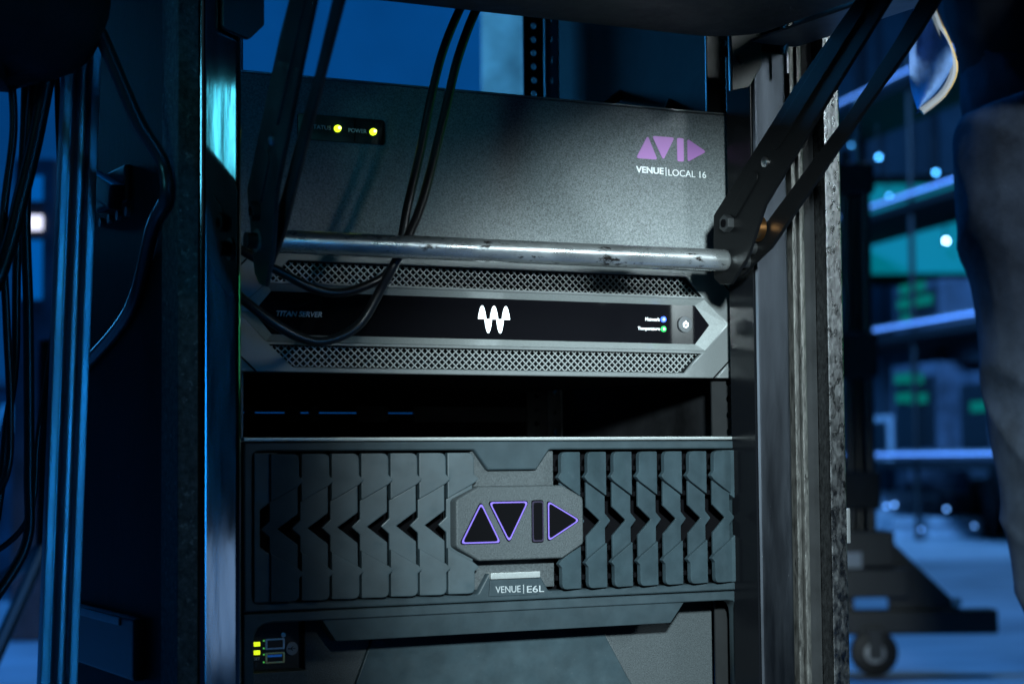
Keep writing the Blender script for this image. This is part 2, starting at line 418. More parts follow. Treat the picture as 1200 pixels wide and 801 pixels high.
# ------------------------------------------------------------------ unit 1: the tall interface
XL, XR = -.2577, .2275
loc = thing('audio_interface', 'tall charcoal rack unit with purple emblem and the words VENUE LOCAL 16', 'rack unit', (-.015, .15, .79))
plate('faceplate', rect(XL, XR, .7892, .9290), [], -.003, .003, 'powder', loc, .0012)
b = MB(); b.box(XL+.001, XR-.001, .0035, .30, .7900, .9262); b.build('chassis', 'black_steel', loc, .001)
b = MB(); b.box(XL+.001, XR-.001, -.0005, .012, .9298, .9315); b.build('top_lip', 'silver_edge', loc, .0005)
lp = plate('indicator_panel', roundpoly(rect(-.1945, -.1180, .8785, .8995), .003), [], -.0040, -.001, 'black_gloss', loc, .0005)
b = MB(); b.box(-.1455, -.1450, -.0043, -.0039, .880, .898); b.build('divider', 'hollow', lp)
for x, z in ((-.1603, .8893), (-.1290, .8888)):
    b = MB(); b.tube([(x, -.0038, z), (x, -.0055, z), (x, -.0070, z), (x, -.0074, z)], [.0029, .0029, .0020, .0002], 16)
    o = b.build('indicator_lamp', 'led_yellow', lp, 0, smooth=True)
    b = MB(); b.disc((x+.0006, -.0072, z+.0003), .0013, -.0008, (0, 1, 0), 10); b.build('glow_core', 'led_core', o)
text('lettering', 'STATUS', -.1835, -.1660, .8878, .8911, -.0042, 'dim_print', lp)
text('lettering', 'POWER', -.1505, -.1345, .8872, .8905, -.0042, 'dim_print', lp)
Z0, Z1 = .8838, .9047
for poly, r in (([(.1229, Z0), (.1449, Z0), (.1352, Z1)], .0016), ([(.1399, Z1), (.1510, Z0), (.1631, Z1)], .0016),
                ([(.1658, Z0), (.1726, Z0), (.1726, Z1), (.1658, Z1)], .0016), ([(.1766, Z0), (.1964, (Z0+Z1)/2), (.1766, Z1)], .0016)):
    plate('emblem_shape', roundpoly(poly, r), [], -.0036, -.0028, 'purple_print', loc)
text('lettering', 'VENUE', .1227, .1512, .8710, .8768, -.0034, 'white_print', loc, bold=.025)
text('lettering', '|', .1533, .1541, .8698, .8775, -.0034, 'white_print', loc)
text('lettering', 'LOCAL 16', .1562, .1960, .8703, .8762, -.0034, 'white_print', loc)

# ------------------------------------------------------------------ unit 2: server with mesh grilles
srv = thing('rack_server', 'low silver server with diamond mesh grilles and a glowing white W emblem', 'server', (-.015, .15, .69))
XC = -.0152


def mx(x): return 2*XC-x


TZ0, TZ1 = .6908, .7865
gu = [(mx(.1895), .7632), (.1895, .7632), (.1718, .7802), (mx(.1718), .7802)]
gl = [(mx(.1686), .6952), (.1686, .6952), (.1887, .7128), (mx(.1887), .7128)]
hexo = [(mx(.1914), .7155), (.1914, .7155), (.2156, .7395), (.1914, .7608), (mx(.1914), .7608), (mx(.2156), .7395)]
hexi = [(mx(.1846), .7212), (.1846, .7212), (.2000, .7385), (.1849, .7557), (mx(.1849), .7557), (mx(.2000), .7385)]
plate('faceplate', rect(XL, XR, TZ0, TZ1), [gu, gl, hexo], -.005, .004, 'silver_paint', srv, .0009)
b = MB(); b.add([(x, -.0046, z) for x, z in hexo]+[(x, .0012, z) for x, z in hexi], [(i, (i+1) % 6, (i+1) % 6+6, i+6) for i in range(6)])
b.build('display_surround', 'silver_edge', srv)
disp = plate('display', [(XC+(x-XC)*1.01, .7385+(z-.7385)*1.05) for x, z in hexi], [], .0012, .003, 'glass_black', srv)
b = MB(); b.box(XL+.01, XR-.01, .012, .36, TZ0+.001, TZ1-.001); b.build('chassis', 'dark_inside', srv, .001)


def mesh_grille(poly, name):
    (xa, z0), (xb, _), (xc, z1), (xd, _) = poly
    b = MB(); p = .0063; n = int((xb-xa+.03)/p)+8; kk = 1.06; wv = .00042
    for s in (1, -1):
        for i in range(-6, n):
            x0 = min(xa, xd)+i*p; pts = []
            for j in range(13):                       # sample and clip to the trapezoid
                t = j/12; z = z0+(z1-z0)*t; x = x0+s*kk*(z-z0)
                l = xa+(xd-xa)*t; r = xb+(xc-xb)*t
                if l-.0005 <= x <= r+.0005: pts.append(Vector((x, 0, z)))
            if len(pts) < 2: continue
            a, e = pts[0], pts[-1]; m_ = (a+e)/2; d = (e-a)/2; nrm = Vector((d.z, 0, -d.x)).normalized()
            b.obox(m_+Vector((0, .0022+.0004*s, 0)), d, Vector((0, .0006, 0)), nrm*wv)
    o = b.build(name, 'wire', srv); o['kind'] = 'stuff'
    return o


mesh_grille(gu, 'grille'); mesh_grille(gl, 'grille')
for poly in (gu, gl):       # folded rim inside each grille opening
    b = MB(); n = 4
    cx = sum(p[0] for p in poly)/4; cz = sum(p[1] for p in poly)/4
    inn = [(cx+(x-cx)*.997, cz+(z-cz)*.93) for x, z in poly]
    b.add([(x, -.004, z) for x, z in poly]+[(x, .0016, z) for x, z in inn], [(i, (i+1) % n, (i+1) % n+n, i+n) for i in range(n)])
    b.build('grille_rim', 'dark_inside', srv)
for s in (1, -1):           # corner caps and side tips divided by grooves
    def q(x): return x if s > 0 else mx(x)
    for pts in ([(.2020, TZ0+.0005), (.2270, TZ0+.0005), (.2270, .7138)], [(.2270, .7632), (.2270, TZ1-.0005), (.2035, TZ1-.0005)], [(.2175, .7425), (.2270, .7345), (.2270, .7505)]):
        pp = [(q(x), z) for x, z in pts]
        if s < 0: pp.reverse()
        plate('corner_cap', pp, [], -.0068, -.0045, 'silver_paint', srv, .0007)
    for pa, pb in (((.1995, TZ0), (.2275, .7165)), ((.2275, .7605), (.2010, TZ1)), ((.2160, .7425), (.2275, .7328)), ((.2160, .7425), (.2275, .7522))):
        a = Vector((q(pa[0]), -.0049, pa[1])); e = Vector((q(pb[0]), -.0049, pb[1])); d = (e-a)/2
        b = MB(); b.obox((a+e)/2, d, (0, .0003, 0), Vector((d.z, 0, -d.x)).normalized()*.0007); b.build('groove', 'hollow', srv)
    for z in (.6985, .7785):
        b = MB(); b.disc((q(.2178), -.0085, z), .0034, .003, (0, 1, 0), 16); o = b.build('corner_screw', 'black_steel', srv, .0005)
        b = MB(); b.disc((q(.2178), -.0087, z), .0013, .001, (0, 1, 0), 6); b.build('socket', 'steel_grey', o)
# W emblem: three lobes up, two lobes down
em = MB(); ex, ez = -.0165, .7383; lw = .0136; hh = .0118


def lobe(x0, w, sgn, h):
    n = 12
    pts = [(x0+w*k/n, ez+sgn*h*math.sin(math.pi*k/n)**.75) for k in range(n+1)]
    if sgn > 0: pts.reverse()
    em.prism(pts, .0002, .0011)


for k in range(3): lobe(ex-.01485+k*.0112, .0073, 1, .0113)
for k in range(2): lobe(ex-.00885+k*.0112, .0066, -1, .0118)
em.build('emblem', 'logo_white', disp)
text('lettering', 'TITAN SERVER', -.2110, -.1720, .7358, .7402, .0009, 'grey_print', disp, shear=.25, bold=.02)
text('lettering', 'Network', .1330, .1478, .7408, .7440, .0009, 'white_print', disp, bold=.01)
text('lettering', 'Temperature', .1250, .1478, .7318, .7356, .0009, 'white_print', disp, bold=.01)
for z, m in ((.7425, 'led_blue'), (.7340, 'led_green')):
    b = MB(); b.disc((.1513, -.0004, z), .0026, .0013, (0, 1, 0), 16); o = b.build('indicator_lamp', m, disp)
    b = MB(); b.disc((.1513, -.0007, z), .0009, .0004, (0, 1, 0), 12); b.build('glow_core', 'logo_white', o)
b = MB(); b.disc((.1738, -.0008, .7386), .0072, .002, (0, 1, 0), 28); bt = b.build('power_button', 'steel_dark', disp, .0006)
b = MB(); b.tube([(.1738+.0024*math.cos(math.radians(a)), -.0010, .7384+.0024*math.sin(math.radians(a))) for a in range(130, 411, 20)], .00042, 6)
b.box(.1735, .1741, -.0014, -.0008, .7385, .7418); b.build('power_symbol', 'logo_white', bt)

# ------------------------------------------------------------------ unit 3: engine with louvred bezel
XE = -.0160
eng = thing('processing_engine', 'large dark rack unit with chevron louvres and violet outlined emblem', 'rack unit', (-.016, .15, .4165))


def me_(x): return 2*XE-x


YB = -.030
hole = [(-.2421, .5112), (-.0489, .5112), (-.0392, .5272), (me_(-.0392), .5272), (me_(-.0489), .5112), (me_(-.2421), .5112),
        (me_(-.2421), .6280), (me_(-.0510), .6280), (me_(-.0385), .6115), (-.0385, .6115), (-.0510, .6280), (-.2421, .6280)]
rr_ = [.006, .003, .002, .002, .003, .006, .006, .003, .002, .002, .003, .006]
plate('bezel_frame', rect(-.2490, me_(-.2490), .5046, .6352), [roundpoly(hole, rr_)], YB, -.012, 'bezel', eng, .0014)
b = MB(); b.box(-.2490, me_(-.2490), YB+.0006, -.004, .6360, .6386); b.build('top_lip', 'silver_edge', eng, .0006)
plate('lower_trim', roundpoly([(-.2490, .4165), (-.2405, .4165), (-.2405, .4960), (me_(-.2405), .4960), (me_(-.2405), .4165), (me_(-.2490), .4165), (me_(-.2490), .5036), (-.2490, .5036)], [0, 0, .014, .014, 0, 0, .002, .002]), [], YB+.001, -.010, 'bezel', eng, .001)
b = MB(); b.prism([(-.1710, .4785), (me_(-.1710), .4785), (me_(-.1840), .4962), (-.1840, .4962)], -.0268, -.012, lambda x, z: (.4962-z)*.12)
b.build('lower_lip', 'bezel', eng, .0012)
b = MB(); b.box(-.243, me_(-.243), -.009, -.004, .4985, .632); b.build('backing', 'hollow', eng)
b = MB(); b.box(-.238, .206, .023, .36, .4185, .6342); b.build('chassis', 'dark_inside', eng, .001)
# end pieces
for s in (1, -1):
    pts = [(-.2414, .5118), (-.2219, .5118), (-.2219, .5445), (-.2366, .5542), (-.2366, .5830), (-.2219, .5926), (-.2219, .6268), (-.2414, .6268)]
    if s < 0: pts = [(me_(x), z) for x, z in reversed(pts)]
    b = MB(); b.prism(pts, -.0318, -.016); b.build('end_piece', 'slat', eng, .0012)
# louvres
for s in (1, -1):
    for i in range(7):
        xr = -.0564-.0252*(6-i); xl = xr-.0212
        zb, zt = .5122, .6260

        def yf(x, z, xr=xr, s=s):
            x_ = x if s > 0 else me_(x)
            return .0055*(xr-x_)/.0212
        lo = roundpoly([(xl, zb), (xr, zb), (xr, .5300), (xr+.0038, .5335), (xr, .5370), (xl, .5495)], [0, .005, 0, 0, 0, 0], 3)
        up = roundpoly([(xl, .5890), (xr, .6012), (xr+.0038, .6050), (xr, .6088), (xr, zt), (xl, zt)], [0, 0, 0, 0, .005, 0], 3)
        mid = [(xl, .5491), (xr, .5366), (xr, .5555), (xr-.0155, .5680), (xr, .5795), (xr, .6008), (xl, .5886), (xl, .5742), (xl-.0065, .5680), (xl, .5618)]
        b = MB()
        for poly, dy in ((lo, 0), (up, 0), (mid, .0030)):
            pp = poly if s > 0 else [(me_(x), z) for x, z in reversed(poly)]
            b.prism(pp, -.0400+dy, -.0340, yf, True)
        b.build('louvre_slat', 'slat', eng, .0009, 2)
# ribs deep behind the louvres
for s in (1, -1):
    for i in range(7):
        x = -.0564-.0252*(6-i)-.006; x = x if s > 0 else me_(x)
        for z in (.521, .545, .590, .612):
            b = MB(); b.box(x-.005, x+.005, -.0265, -.010, z-.002, z+.002); b.build('rib', 'hollow', eng)
# emblem plate
ep = roundpoly([(-.0510, .5385), (.0262, .5385), (.0460, .5500), (.0460, .5880), (.0262, .5985), (-.0510, .5985), (-.0715, .5880), (-.0715, .5500)], .004)
pl_ = plate('emblem_plate', [(x-.003, z) for x, z in ep], [], -.0435, -.018, 'plate_grain', eng, .0012)
b = MB(); b.box(-.0520, .0255, -.0240, -.012, .5962, .6270); b.build('emblem_shoulder', 'plate_grain', pl_, .001)
b = MB(); b.box(-.0520, .0255, -.0240, -.012, .5140, .5405); b.build('emblem_shoulder', 'plate_grain', pl_, .001)
Z0, Z1 = .5528, .5858
for poly in ([(-.0690, Z0), (-.0328, Z0), (-.0503, Z1)], [(-.0432, Z1), (-.0251, Z0), (-.0070, Z1)],
             [(-.0035, Z0), (.0070, Z0), (.0070, Z1), (-.0035, Z1)], [(.0112, Z0), (.0412, (Z0+Z1)/2), (.0112, Z1)]):
    poly = [(x-.0022, z) for x, z in poly]
    cx = sum(p[0] for p in poly)/len(poly); cz = sum(p[1] for p in poly)/len(poly)
    outer = roundpoly(poly, .0022, 5)
    k = .905
    inner = [(cx+(x-cx)*(k if len(poly) == 3 else .80), cz+(z-cz)*(k if len(poly) == 3 else .93)) for x, z in outer]
    big = [(cx+(x-cx)*1.06, cz+(z-cz)*1.06) for x, z in outer]
    o = plate('emblem_letter', big, [], -.0444, -.0430, 'hollow', pl_, .0003)
    plate('glowing_outline', outer, [inner], -.0448, -.0442, 'violet_light' if len(poly) == 3 else 'violet_dim', o)
# tabs and lettering
b = MB(); b.prism([(-.0392, .5085), (me_(-.0392), .5085), (me_(-.0392)-.0010, .5222), (-.0382, .5222)], -.0312, -.02); b.build('name_tab', 'bezel', eng, .0008)
b = MB(); b.box(-.0385, me_(-.0392), -.0335, -.022, .5226, .5278); b.build('tab_strip', 'silver_edge', eng, .0008)
text('lettering', 'VENUE', -.0335, -.0105, .5112, .5166, -.0316, 'soft_print', eng)
text('lettering', '|', -.0080, -.0074, .5100, .5172, -.0316, 'soft_print', eng)
text('lettering', 'E6L', -.0045, .0115, .5105, .5160, -.0316, 'soft_print', eng)
# recessed lower front
plate('lower_panel', [(-.1150, .4950), (-.1470, .4165), (.1265, .4165), (.0800, .4950)], [], .0148, .022, 'slat', eng, .0006)
plate('side_plate', [(-.1812, .4165), (-.1478, .4165), (-.1158, .4950), (-.1812, .4950)], [], .0165, .022, 'plate_grain', eng, .0006)
plate('side_plate', [(.1273, .4165), (.2080, .4165), (.2080, .4950), (.0808, .4950)], [], .0165, .022, 'plate_grain', eng, .0006)
io = plate('port_panel', rect(-.2340, -.1930, .4570, .4955), [], .000, .006, 'black_matte', eng)
for z in (.4774, .4708):
    b = MB(); b.box(-.2330, -.2255, -.0012, .001, z-.0017, z+.0017); b.build('indicator_lamp', 'led_lime', io, .0004)
for z, bl in ((.4768, 0), (.4660, 1)):
    po = plate('usb_port', roundpoly(rect(-.2210, -.2050, z-.0042, z+.0042), .001), [roundpoly(rect(-.2195, -.2065, z-.003, z+.003), .0006)], -.0010, .002, 'brass' if bl else 'steel_grey', io)
    b = MB(); b.box(-.2190, -.2070, -.0002, .001, z+.0006, z+.0024); b.build('tongue', 'usb_blue' if bl else 'black_matte', po)
    for dz in (-.003, .003):
        b = MB(); b.box(-.2228, -.2216, -.0006, .001, z+dz-.0006, z+dz+.0006); b.build('port_spring', 'spring_glow', po)  # springs carry a faint green emission
b = MB(); b.disc((-.1990, -.0012, .4725), .0052, .002, (0, 1, 0), 22); ub = b.build('usb_badge', 'steel_dark', io, .0004)
b = MB(); b.box(-.2020, -.1962, -.0015, -.0010, .4723, .4728); b.box(-.2022, -.2012, -.0015, -.0010, .4720, .4731); b.obox((-.1992, -.00125, .4733), (.0012, 0, .0008), (0, .0002, 0), (-.0002, 0, .0002)); b.obox((-.1995, -.00125, .4718), (.0012, 0, -.0008), (0, .0002, 0), (.0002, 0, .0002)); b.build('usb_symbol', 'hollow', ub)
b = MB(); b.disc((-.2060, -.0008, .4835), .0020, .001, (0, 1, 0), 12); b.build('screw', 'steel_grey', io, .0003)
b = MB(); b.disc((-.2290, -.0010, .4612), .0018, .002, (0, 1, 0), 12); b.build('reset_button', 'rubber', io, .0003)
text('lettering', 'RESET', -.2335, -.2255, .4650, .4672, -.0004, 'grey_print', io)
b = MB(); b.box(-.2375, -.1900, -.014, .006, .4165, .4565); b.build('corner_block', 'plate_grain', eng, .0015)

# ------------------------------------------------------------------ fold-out shelf with braces and cross tube
YT = -.100
shelf = thing('folding_shelf', 'black fold-out shelf on steel braces with a scuffed silver cross tube', 'shelf', (-.05, -.09, .70))
zs = .9785
b = MB(); n = 8
plan = [(-.30, -.44), (.185, -.44), (.185, -.120)]+[(.185-.055+.055*math.cos(a), -.120+.042*math.sin(a)) for a in [math.pi/2*k/8 for k in range(1, 9)]]+[(-.30, -.078)]
b.extr(plan, (0, 0, zs), (1, 0, 0), (0, 1, 0), (0, 0, .034)); b.build('tabletop', 'slab', shelf, .004, 3)
b = MB(); b.box(.1955, .2440, -.44, -.0765, .9790, .9815); b.box(.2420, .2440, -.44, -.0765, .9816, 1.012); b.build('side_rail', 'steel_grey', shelf, .0006)
h = [P(852, -40, -.076), P(890, -40, -.076), P(890, 78, -.076), P(876, 103, -.076), P(856, 107, -.076)]
hp = [(h[4].x, h[4].z), (h[3].x, h[3].z), (h[2].x, h[2].z), (h[1].x, h[1].z), (h[0].x, h[0].z)]
hpl = plate('hinge_plate', roundpoly(hp, [.001, .008, .008, 0, 0]), [], -.079, -.0735, 'black_steel', shelf, .0006)
q = P(868, 70, -.079); b = MB(); b.disc((q.x, -.0815, q.z), .0038, .003, (0, 1, 0), 14); b.build('screw', 'black_steel', hpl, .0006)
q = P(921, 25, -.082); q2 = P(919, 86, -.082); b = MB(); b.box(q.x-.0012, q.x+.0012, -.084, -.0795, q2.z, q.z+.006); b.build('hook', 'steel_grey', shelf, .0004)
hl = plate('hinge_plate', roundpoly([(-.283, .945), (-.262, .938), (-.250, .95), (-.250, 1.02), (-.283, 1.02)], .004), [], -.079, -.0735, 'black_steel', shelf, .0006)
# arms: local frame s along the arm, t across it, n through its thickness
BR = P(850, 300, YT); TR = PX(1035, 30, BR.x)
BL = P(303, 290, YT); TL = BL+Vector((-.03, -.199, .139))


def frame(B, T):
    d = (T-B).normalized(); nn = (Vector((1, 0, 0))-d*d.x).normalized(); w = nn.cross(d)
    return B, d, w, nn


def loc2(px, py, dn):        # pixel -> (s, t) in the right arm's plate plane
    B, d, w, nn = frame(BR, TR); p = PX(px, py, BR.x+dn)-B
    return (p.dot(d), p.dot(w))


plateA = [loc2(*p, 0) for p in ((836, 330), (852, 334), (872, 312), (886, 262), (973, 112), (1028, 22), (1078, -62), (1004, -12), (931, 101), (836, 254))]
plateA = [loc2(*p, 0) for p in ((836, 326), (843, 333), (856, 333), (876, 300), (896, 240), (973, 112), (1024, 30), (1080, -60), (1036, -60), (1002, 0), (931, 101), (836, 252))]
plateB = [loc2(*p, .024) for p in ((858, 331), (872, 322), (905, 290), (1013, 133), (1072, 50), (1135, -50), (1108, -50), (1050, 50), (1000, 127), (893, 270), (858, 300))]
cap1 = (loc2(910, 165, 0), loc2(1010, 5, 0)); cap2 = (loc2(862, 247, 0), loc2(884, 208, 0))
rv = loc2(897, 190, 0); bo = loc2(855, 262, 0)


def arm(B, T, off, ts, am):
    B, d, w, nn = frame(B, T)
    aa = MB(); aa.extr([(u, v*ts) for u, v in plateA], B, d, w, nn*.0035); ao = aa.build('brace_arm', am, shelf, .0012)
    bb = MB(); bb.extr(plateB, B+nn*off, d, w, nn*.0035); bo_ = bb.build('brace_bar', am, shelf, .001)
    c_ = MB()
    for s0 in ((.012, 0), (-.012, -.004)):
        c_.tube([B+d*s0[0]+w*s0[1]+nn*.003, B+d*s0[0]+w*s0[1]+nn*(off+.001)], .006, 12)
    c_.build('spacer', 'black_steel', ao, 0, smooth=True)
    for (p, e), r in ((cap1, .0075), (cap2, .0055)):
        p = Vector(p); e = Vector(e); u = (e-p).normalized(); v = Vector((-u.y, u.x)); poly = []
        for k in range(9): poly.append(tuple(e+u*r*math.cos(-math.pi/2+math.pi*k/8)+v*r*math.sin(-math.pi/2+math.pi*k/8)))
        for k in range(9): poly.append(tuple(p-u*r*math.cos(-math.pi/2+math.pi*k/8)-v*r*math.sin(-math.pi/2+math.pi*k/8)))
        x = MB(); x.extr(poly, B-nn*.0014, d, w, nn*.002); x.build('pressed_rib', am, ao, .001, 2)
    x = MB(); c0 = B+d*rv[0]+w*rv[1]; x.tube([c0+nn*.001, c0-nn*.0015, c0-nn*.0028], [.0042, .0042, .0022], 14); x.build('rivet', 'screw', ao, 0, smooth=True)
    x = MB(); c0 = B+d*bo[0]+w*bo[1]; x.disc(c0-nn*.006, .0075, .007, nn, 6); bolt = x.build('bolt', 'black_steel', ao, .0008)
    x = MB(); x.disc(c0-nn*.0068, .0035, .001, nn, 12); x.build('bolt_socket', 'hollow', bolt)
    # copper bushing between the two plates
    c0 = B+d*.030+w*-.006
    x = MB(); x.tube([c0+nn*off*.27, c0+nn*off*.92], .0115, 20); x.build('bushing', 'brass', ao, .001)
    c0 = B+d*.285+w*-.020
    x = MB(); x.tube([c0+nn*.0036, c0+nn*(off+.0005)], .010, 20); x.build('pivot', 'steel_grey', ao, .001)
    return ao


arm(BR, TR, .022, 1., 'arm_black'); arm(BL, TL, .009, 1.3, 'arm_lit')
tz = P(850, 305, YT); tl = P(306, 282, YT)
b = MB(); b.tube([(tl.x-.004, YT, tl.z), (-.05, YT, (tl.z+tz.z)/2), (tz.x-.003, YT, tz.z), (tz.x+.0005, YT, tz.z), (tz.x+.003, YT, tz.z)], [.0088, .0090, .0092, .0085, .005], 24)
tb = b.build('cross_tube', 'tube_metal', shelf, 0, smooth=True, ang=60)
for x0, x1, z in ((tz.x-.001, tz.x+.024, tz.z), (tl.x-.012, tl.x+.014, tl.z)):
    b = MB(); b.tube([(x0, YT, z), (x1, YT, z)], .006, 12); b.build('tube_pin', 'black_steel', tb, 0, smooth=True)

# ------------------------------------------------------------------ cables


def cable(label, pts, r, m='rubber_sheen', group=None, name='cable'):
    b = MB(); b.tube(spline(pts, 8), r, 10)
    o = b.build(name, m, None, 0, smooth=True, ang=80)
    return tag(o, label, 'cable', group)


def pp(*a): return [P(x, y, Y) for x, y, Y in a]


cable('black cable over the tall unit, looping up across the server top grille', pp((560, -30, -.045), (537, 15, -.050), (519, 60, -.052), (506, 110, -.054), (493, 175, -.058), (478, 240, -.068), (466, 300, -.070), (452, 322, -.062), (426, 336, -.056), (397, 343, -.052), (367, 338, -.05), (335, 322, -.05), (302, 304, -.05), (270, 285, -.045), (250, 270, -.03)), .0036)
cable('black cable over the tall unit, hanging lowest across the server display', pp((580, -30, -.045), (555, 18, -.050), (536, 70, -.052), (524, 120, -.054), (511, 175, -.058), (492, 245, -.068), (466, 302, -.0765), (445, 341, -.066), (426, 374, -.06), (406, 391, -.058), (377, 400, -.056), (351, 395, -.055), (319, 377, -.054), (289, 354, -.05), (262, 330, -.04), (245, 315, -.03)), .0038)
cable('thick black cable running down the left side of the rack case', [P(x, y, -.06) for x, y in ((80, -60), (100, 0), (120, 45), (140, 92), (162, 143), (190, 190))]+[Vector((-.3205, -.060, P(212, 232, -.06).z)), Vector((-.3185, -.02, .80)), Vector((-.3165, .05, .74)), Vector((-.3165, .2, .70))], .0055)
for k, (pts, r) in enumerate((([(690, 140, .20), (728, 110, .23), (775, 75, .25), (815, 40, .26), (850, 0, .28)], .0048), ([(778, 140, .12), (795, 100, .15), (812, 70, .18), (825, 40, .2), (835, 0, .22)], .0042))):
    cable(('black cable sloping from beside the rear rail inside the case', 'steep black cable inside the case close to the front post')[k], pp(*pts), r, 'rubber')

# ------------------------------------------------------------------ left side: leaning profile, bag, hanging cables
q0 = P(66, 801, .05); q1 = P(97, 0, .05); d = (q1-q0).normalized()
base = q0-d*((q0.z)/d.z); top = q1+d*.4
pr_ = thing('leaning_profile', 'tall grooved aluminium profile leaning beside the rack case, lit blue', 'metal profile', base)
wv = Vector((1, 0, 0))


def slab_along(off, half, yo, yh):
    b = MB(); c0 = (base+top)/2+wv*off+Vector((0, yo, 0)); b.obox(c0, wv*half, Vector((0, yh, 0)), (top-base)/2); return b


slab_along(0, .0125, .008, .004).build('back_web', 'blue_frame', pr_, .001)
slab_along(-.0112, .0034, -.002, .006).build('rib', 'blue_frame', pr_, .0015)
slab_along(.001, .0026, -.002, .006).build('rib', 'blue_frame', pr_, .0015)
slab_along(.0112, .0036, -.002, .006).build('rib', 'blue_frame', pr_, .0015)
# soft black bag at the upper left
bag = MB(); cb = P(8, -40, .0); nu, nv = 24, 14
vs = []; fs = []
for j in range(nv+1):
    for i in range(nu):
        a = 2*math.pi*i/nu; e = -math.pi/2+math.pi*j/nv
        f = lambda c, p: math.copysign(abs(c)**p, c)
        r = 1+.05*math.sin(3*a+2*e)+.03*math.sin(7*a-3*e)
        vs.append((cb.x+.078*r*f(math.cos(e), .6)*f(math.cos(a), .7), cb.y+.09*r*f(math.cos(e), .6)*f(math.sin(a), .7), cb.z+.085*r*f(math.sin(e), .7)))
for j in range(nv):
    for i in range(nu): fs.append((j*nu+i, j*nu+(i+1) % nu, (j+1)*nu+(i+1) % nu, (j+1)*nu+i))
bag.add(vs, fs)
tag(bag.build('cable_bag', 'jacket_cloth', None, 0, smooth=True, ang=180), 'soft black bag hanging above the loose cables', 'bag')
hang = [([(70, 20), (62, 60), (52, 110), (40, 170), (24, 235), (10, 290), (-10, 340)], .0062, .02, 'thick black cable curving away under the black bag'),
        ([(44, 60), (36, 140), (30, 250), (33, 360), (34, 470), (34, 560), (30, 640), (-20, 720)], .0042, .05, 'black cable hanging straight down from the black bag'),
        ([(66, 50), (68, 140), (72, 250), (70, 330), (58, 420), (44, 520), (36, 600)], .0024, .06, 'thin black cable hanging beside the leaning profile'),
        ([(10, 60), (16, 150), (4, 260), (8, 380), (12, 480), (6, 560)], .0032, .03, 'black cable with a slight wave hanging from the bag'),
        ([(30, 60), (28, 160), (20, 300), (18, 420), (8, 500), (0, 580), (-15, 650)], .0034, .08, 'black cable hanging to the floor under the bag')]
for pts, r, Y, lb in hang:
    cable(lb, [P(x, y, Y) for x, y in pts]+([P(pts[-1][0]-40, pts[-1][1]+45, Y+.02), P(pts[-1][0]-110, pts[-1][1]+70, Y+.03)] if pts[-1][1] < 700 else []), r, group=None)
# thin black tripod struts on the blue floor
b = MB(); b.tube([A(52, 640, 3.4), A(-20, 800, 3.0)], .013, 8); b.tube([A(52, 640, 3.4), A(-10, 690, 3.6)], .013, 8); b.tube([A(52, 640, 3.4), A(56, 400, 3.5)], .016, 8)
tag(b.build('tripod_stand', 'black_steel', None, 0, smooth=True), 'thin black tripod stand on the blue lit floor', 'tripod')

# ------------------------------------------------------------------ far left: cabinet with a lit screen, stencilled case


def ground(px, D): p = A(px, 500, D); p.z = 0; return p


def zat(py, D): return A(600, py, D).z


cab = thing('equipment_cabinet', 'tall blue cabinet with a small bright white screen', 'cabinet', ground(58, 7.0))
g = ground(58, 7.0)
b = MB(); b.obox(g+UZ*(zat(190, 7)/2), Rh*.075, Fh*.25, UZ*(zat(190, 7)/2)); b.build('cabinet_body', 'far_case', cab, .01)
for (y0, y1, m) in ((246, 263, 'screen_white'), (199, 228, 'screen_blue'), (275, 345, 'screen_blue')):
    b = MB(); b.obox(g-Fh*.256+UZ*((zat(y0, 6.75)+zat(y1, 6.75))/2)+Rh*-.004, Rh*.036, Fh*.004, UZ*((zat(y0, 6.75)-zat(y1, 6.75))/2)); b.build('screen', m, cab)
g = ground(-10, 9.0); rc = thing('road_case', 'dark road case stencilled with pale letters', 'road case', g)
zt_ = zat(440, 9)
b = MB(); b.obox(g+UZ*(zt_/2), Rh*.36, Fh*.3, UZ*(zt_/2)); b.build('case_body', 'far_case', rc, .015)
for z in (.02, zt_-.02):
    b = MB(); b.obox(g-Fh*.305+UZ*z, Rh*.365, Fh*.01, UZ*.02); b.build('edge_strip', 'far_metal', rc)
tx = text('lettering', 'VFP', -.5, .5, -.5, .5, 0, 'white_print', None, bold=.03)
sx = (A(54, 490, 8.69)-A(-22, 490, 8.69)).length; sz = zat(474, 8.69)-zat(507, 8.69); ct = A(16, 490, 8.69)
tx.data.transform(Matrix(((Rh.x*sx, Fh.x*3, 0, ct.x), (Rh.y*sx, Fh.y*3, 0, ct.y), (0, 0, sz, ct.z), (0, 0, 0, 1)))); COL.objects.unlink(tx); link(tx, rc)

# ------------------------------------------------------------------ right background: pole trolley
g = PZ(1022, 790, 0); tr = thing('pole_trolley', 'black wheeled trolley carrying strapped vertical poles', 'trolley', g)


def L3(x, y, z): return g+Rh*x+Fh*y+UZ*z


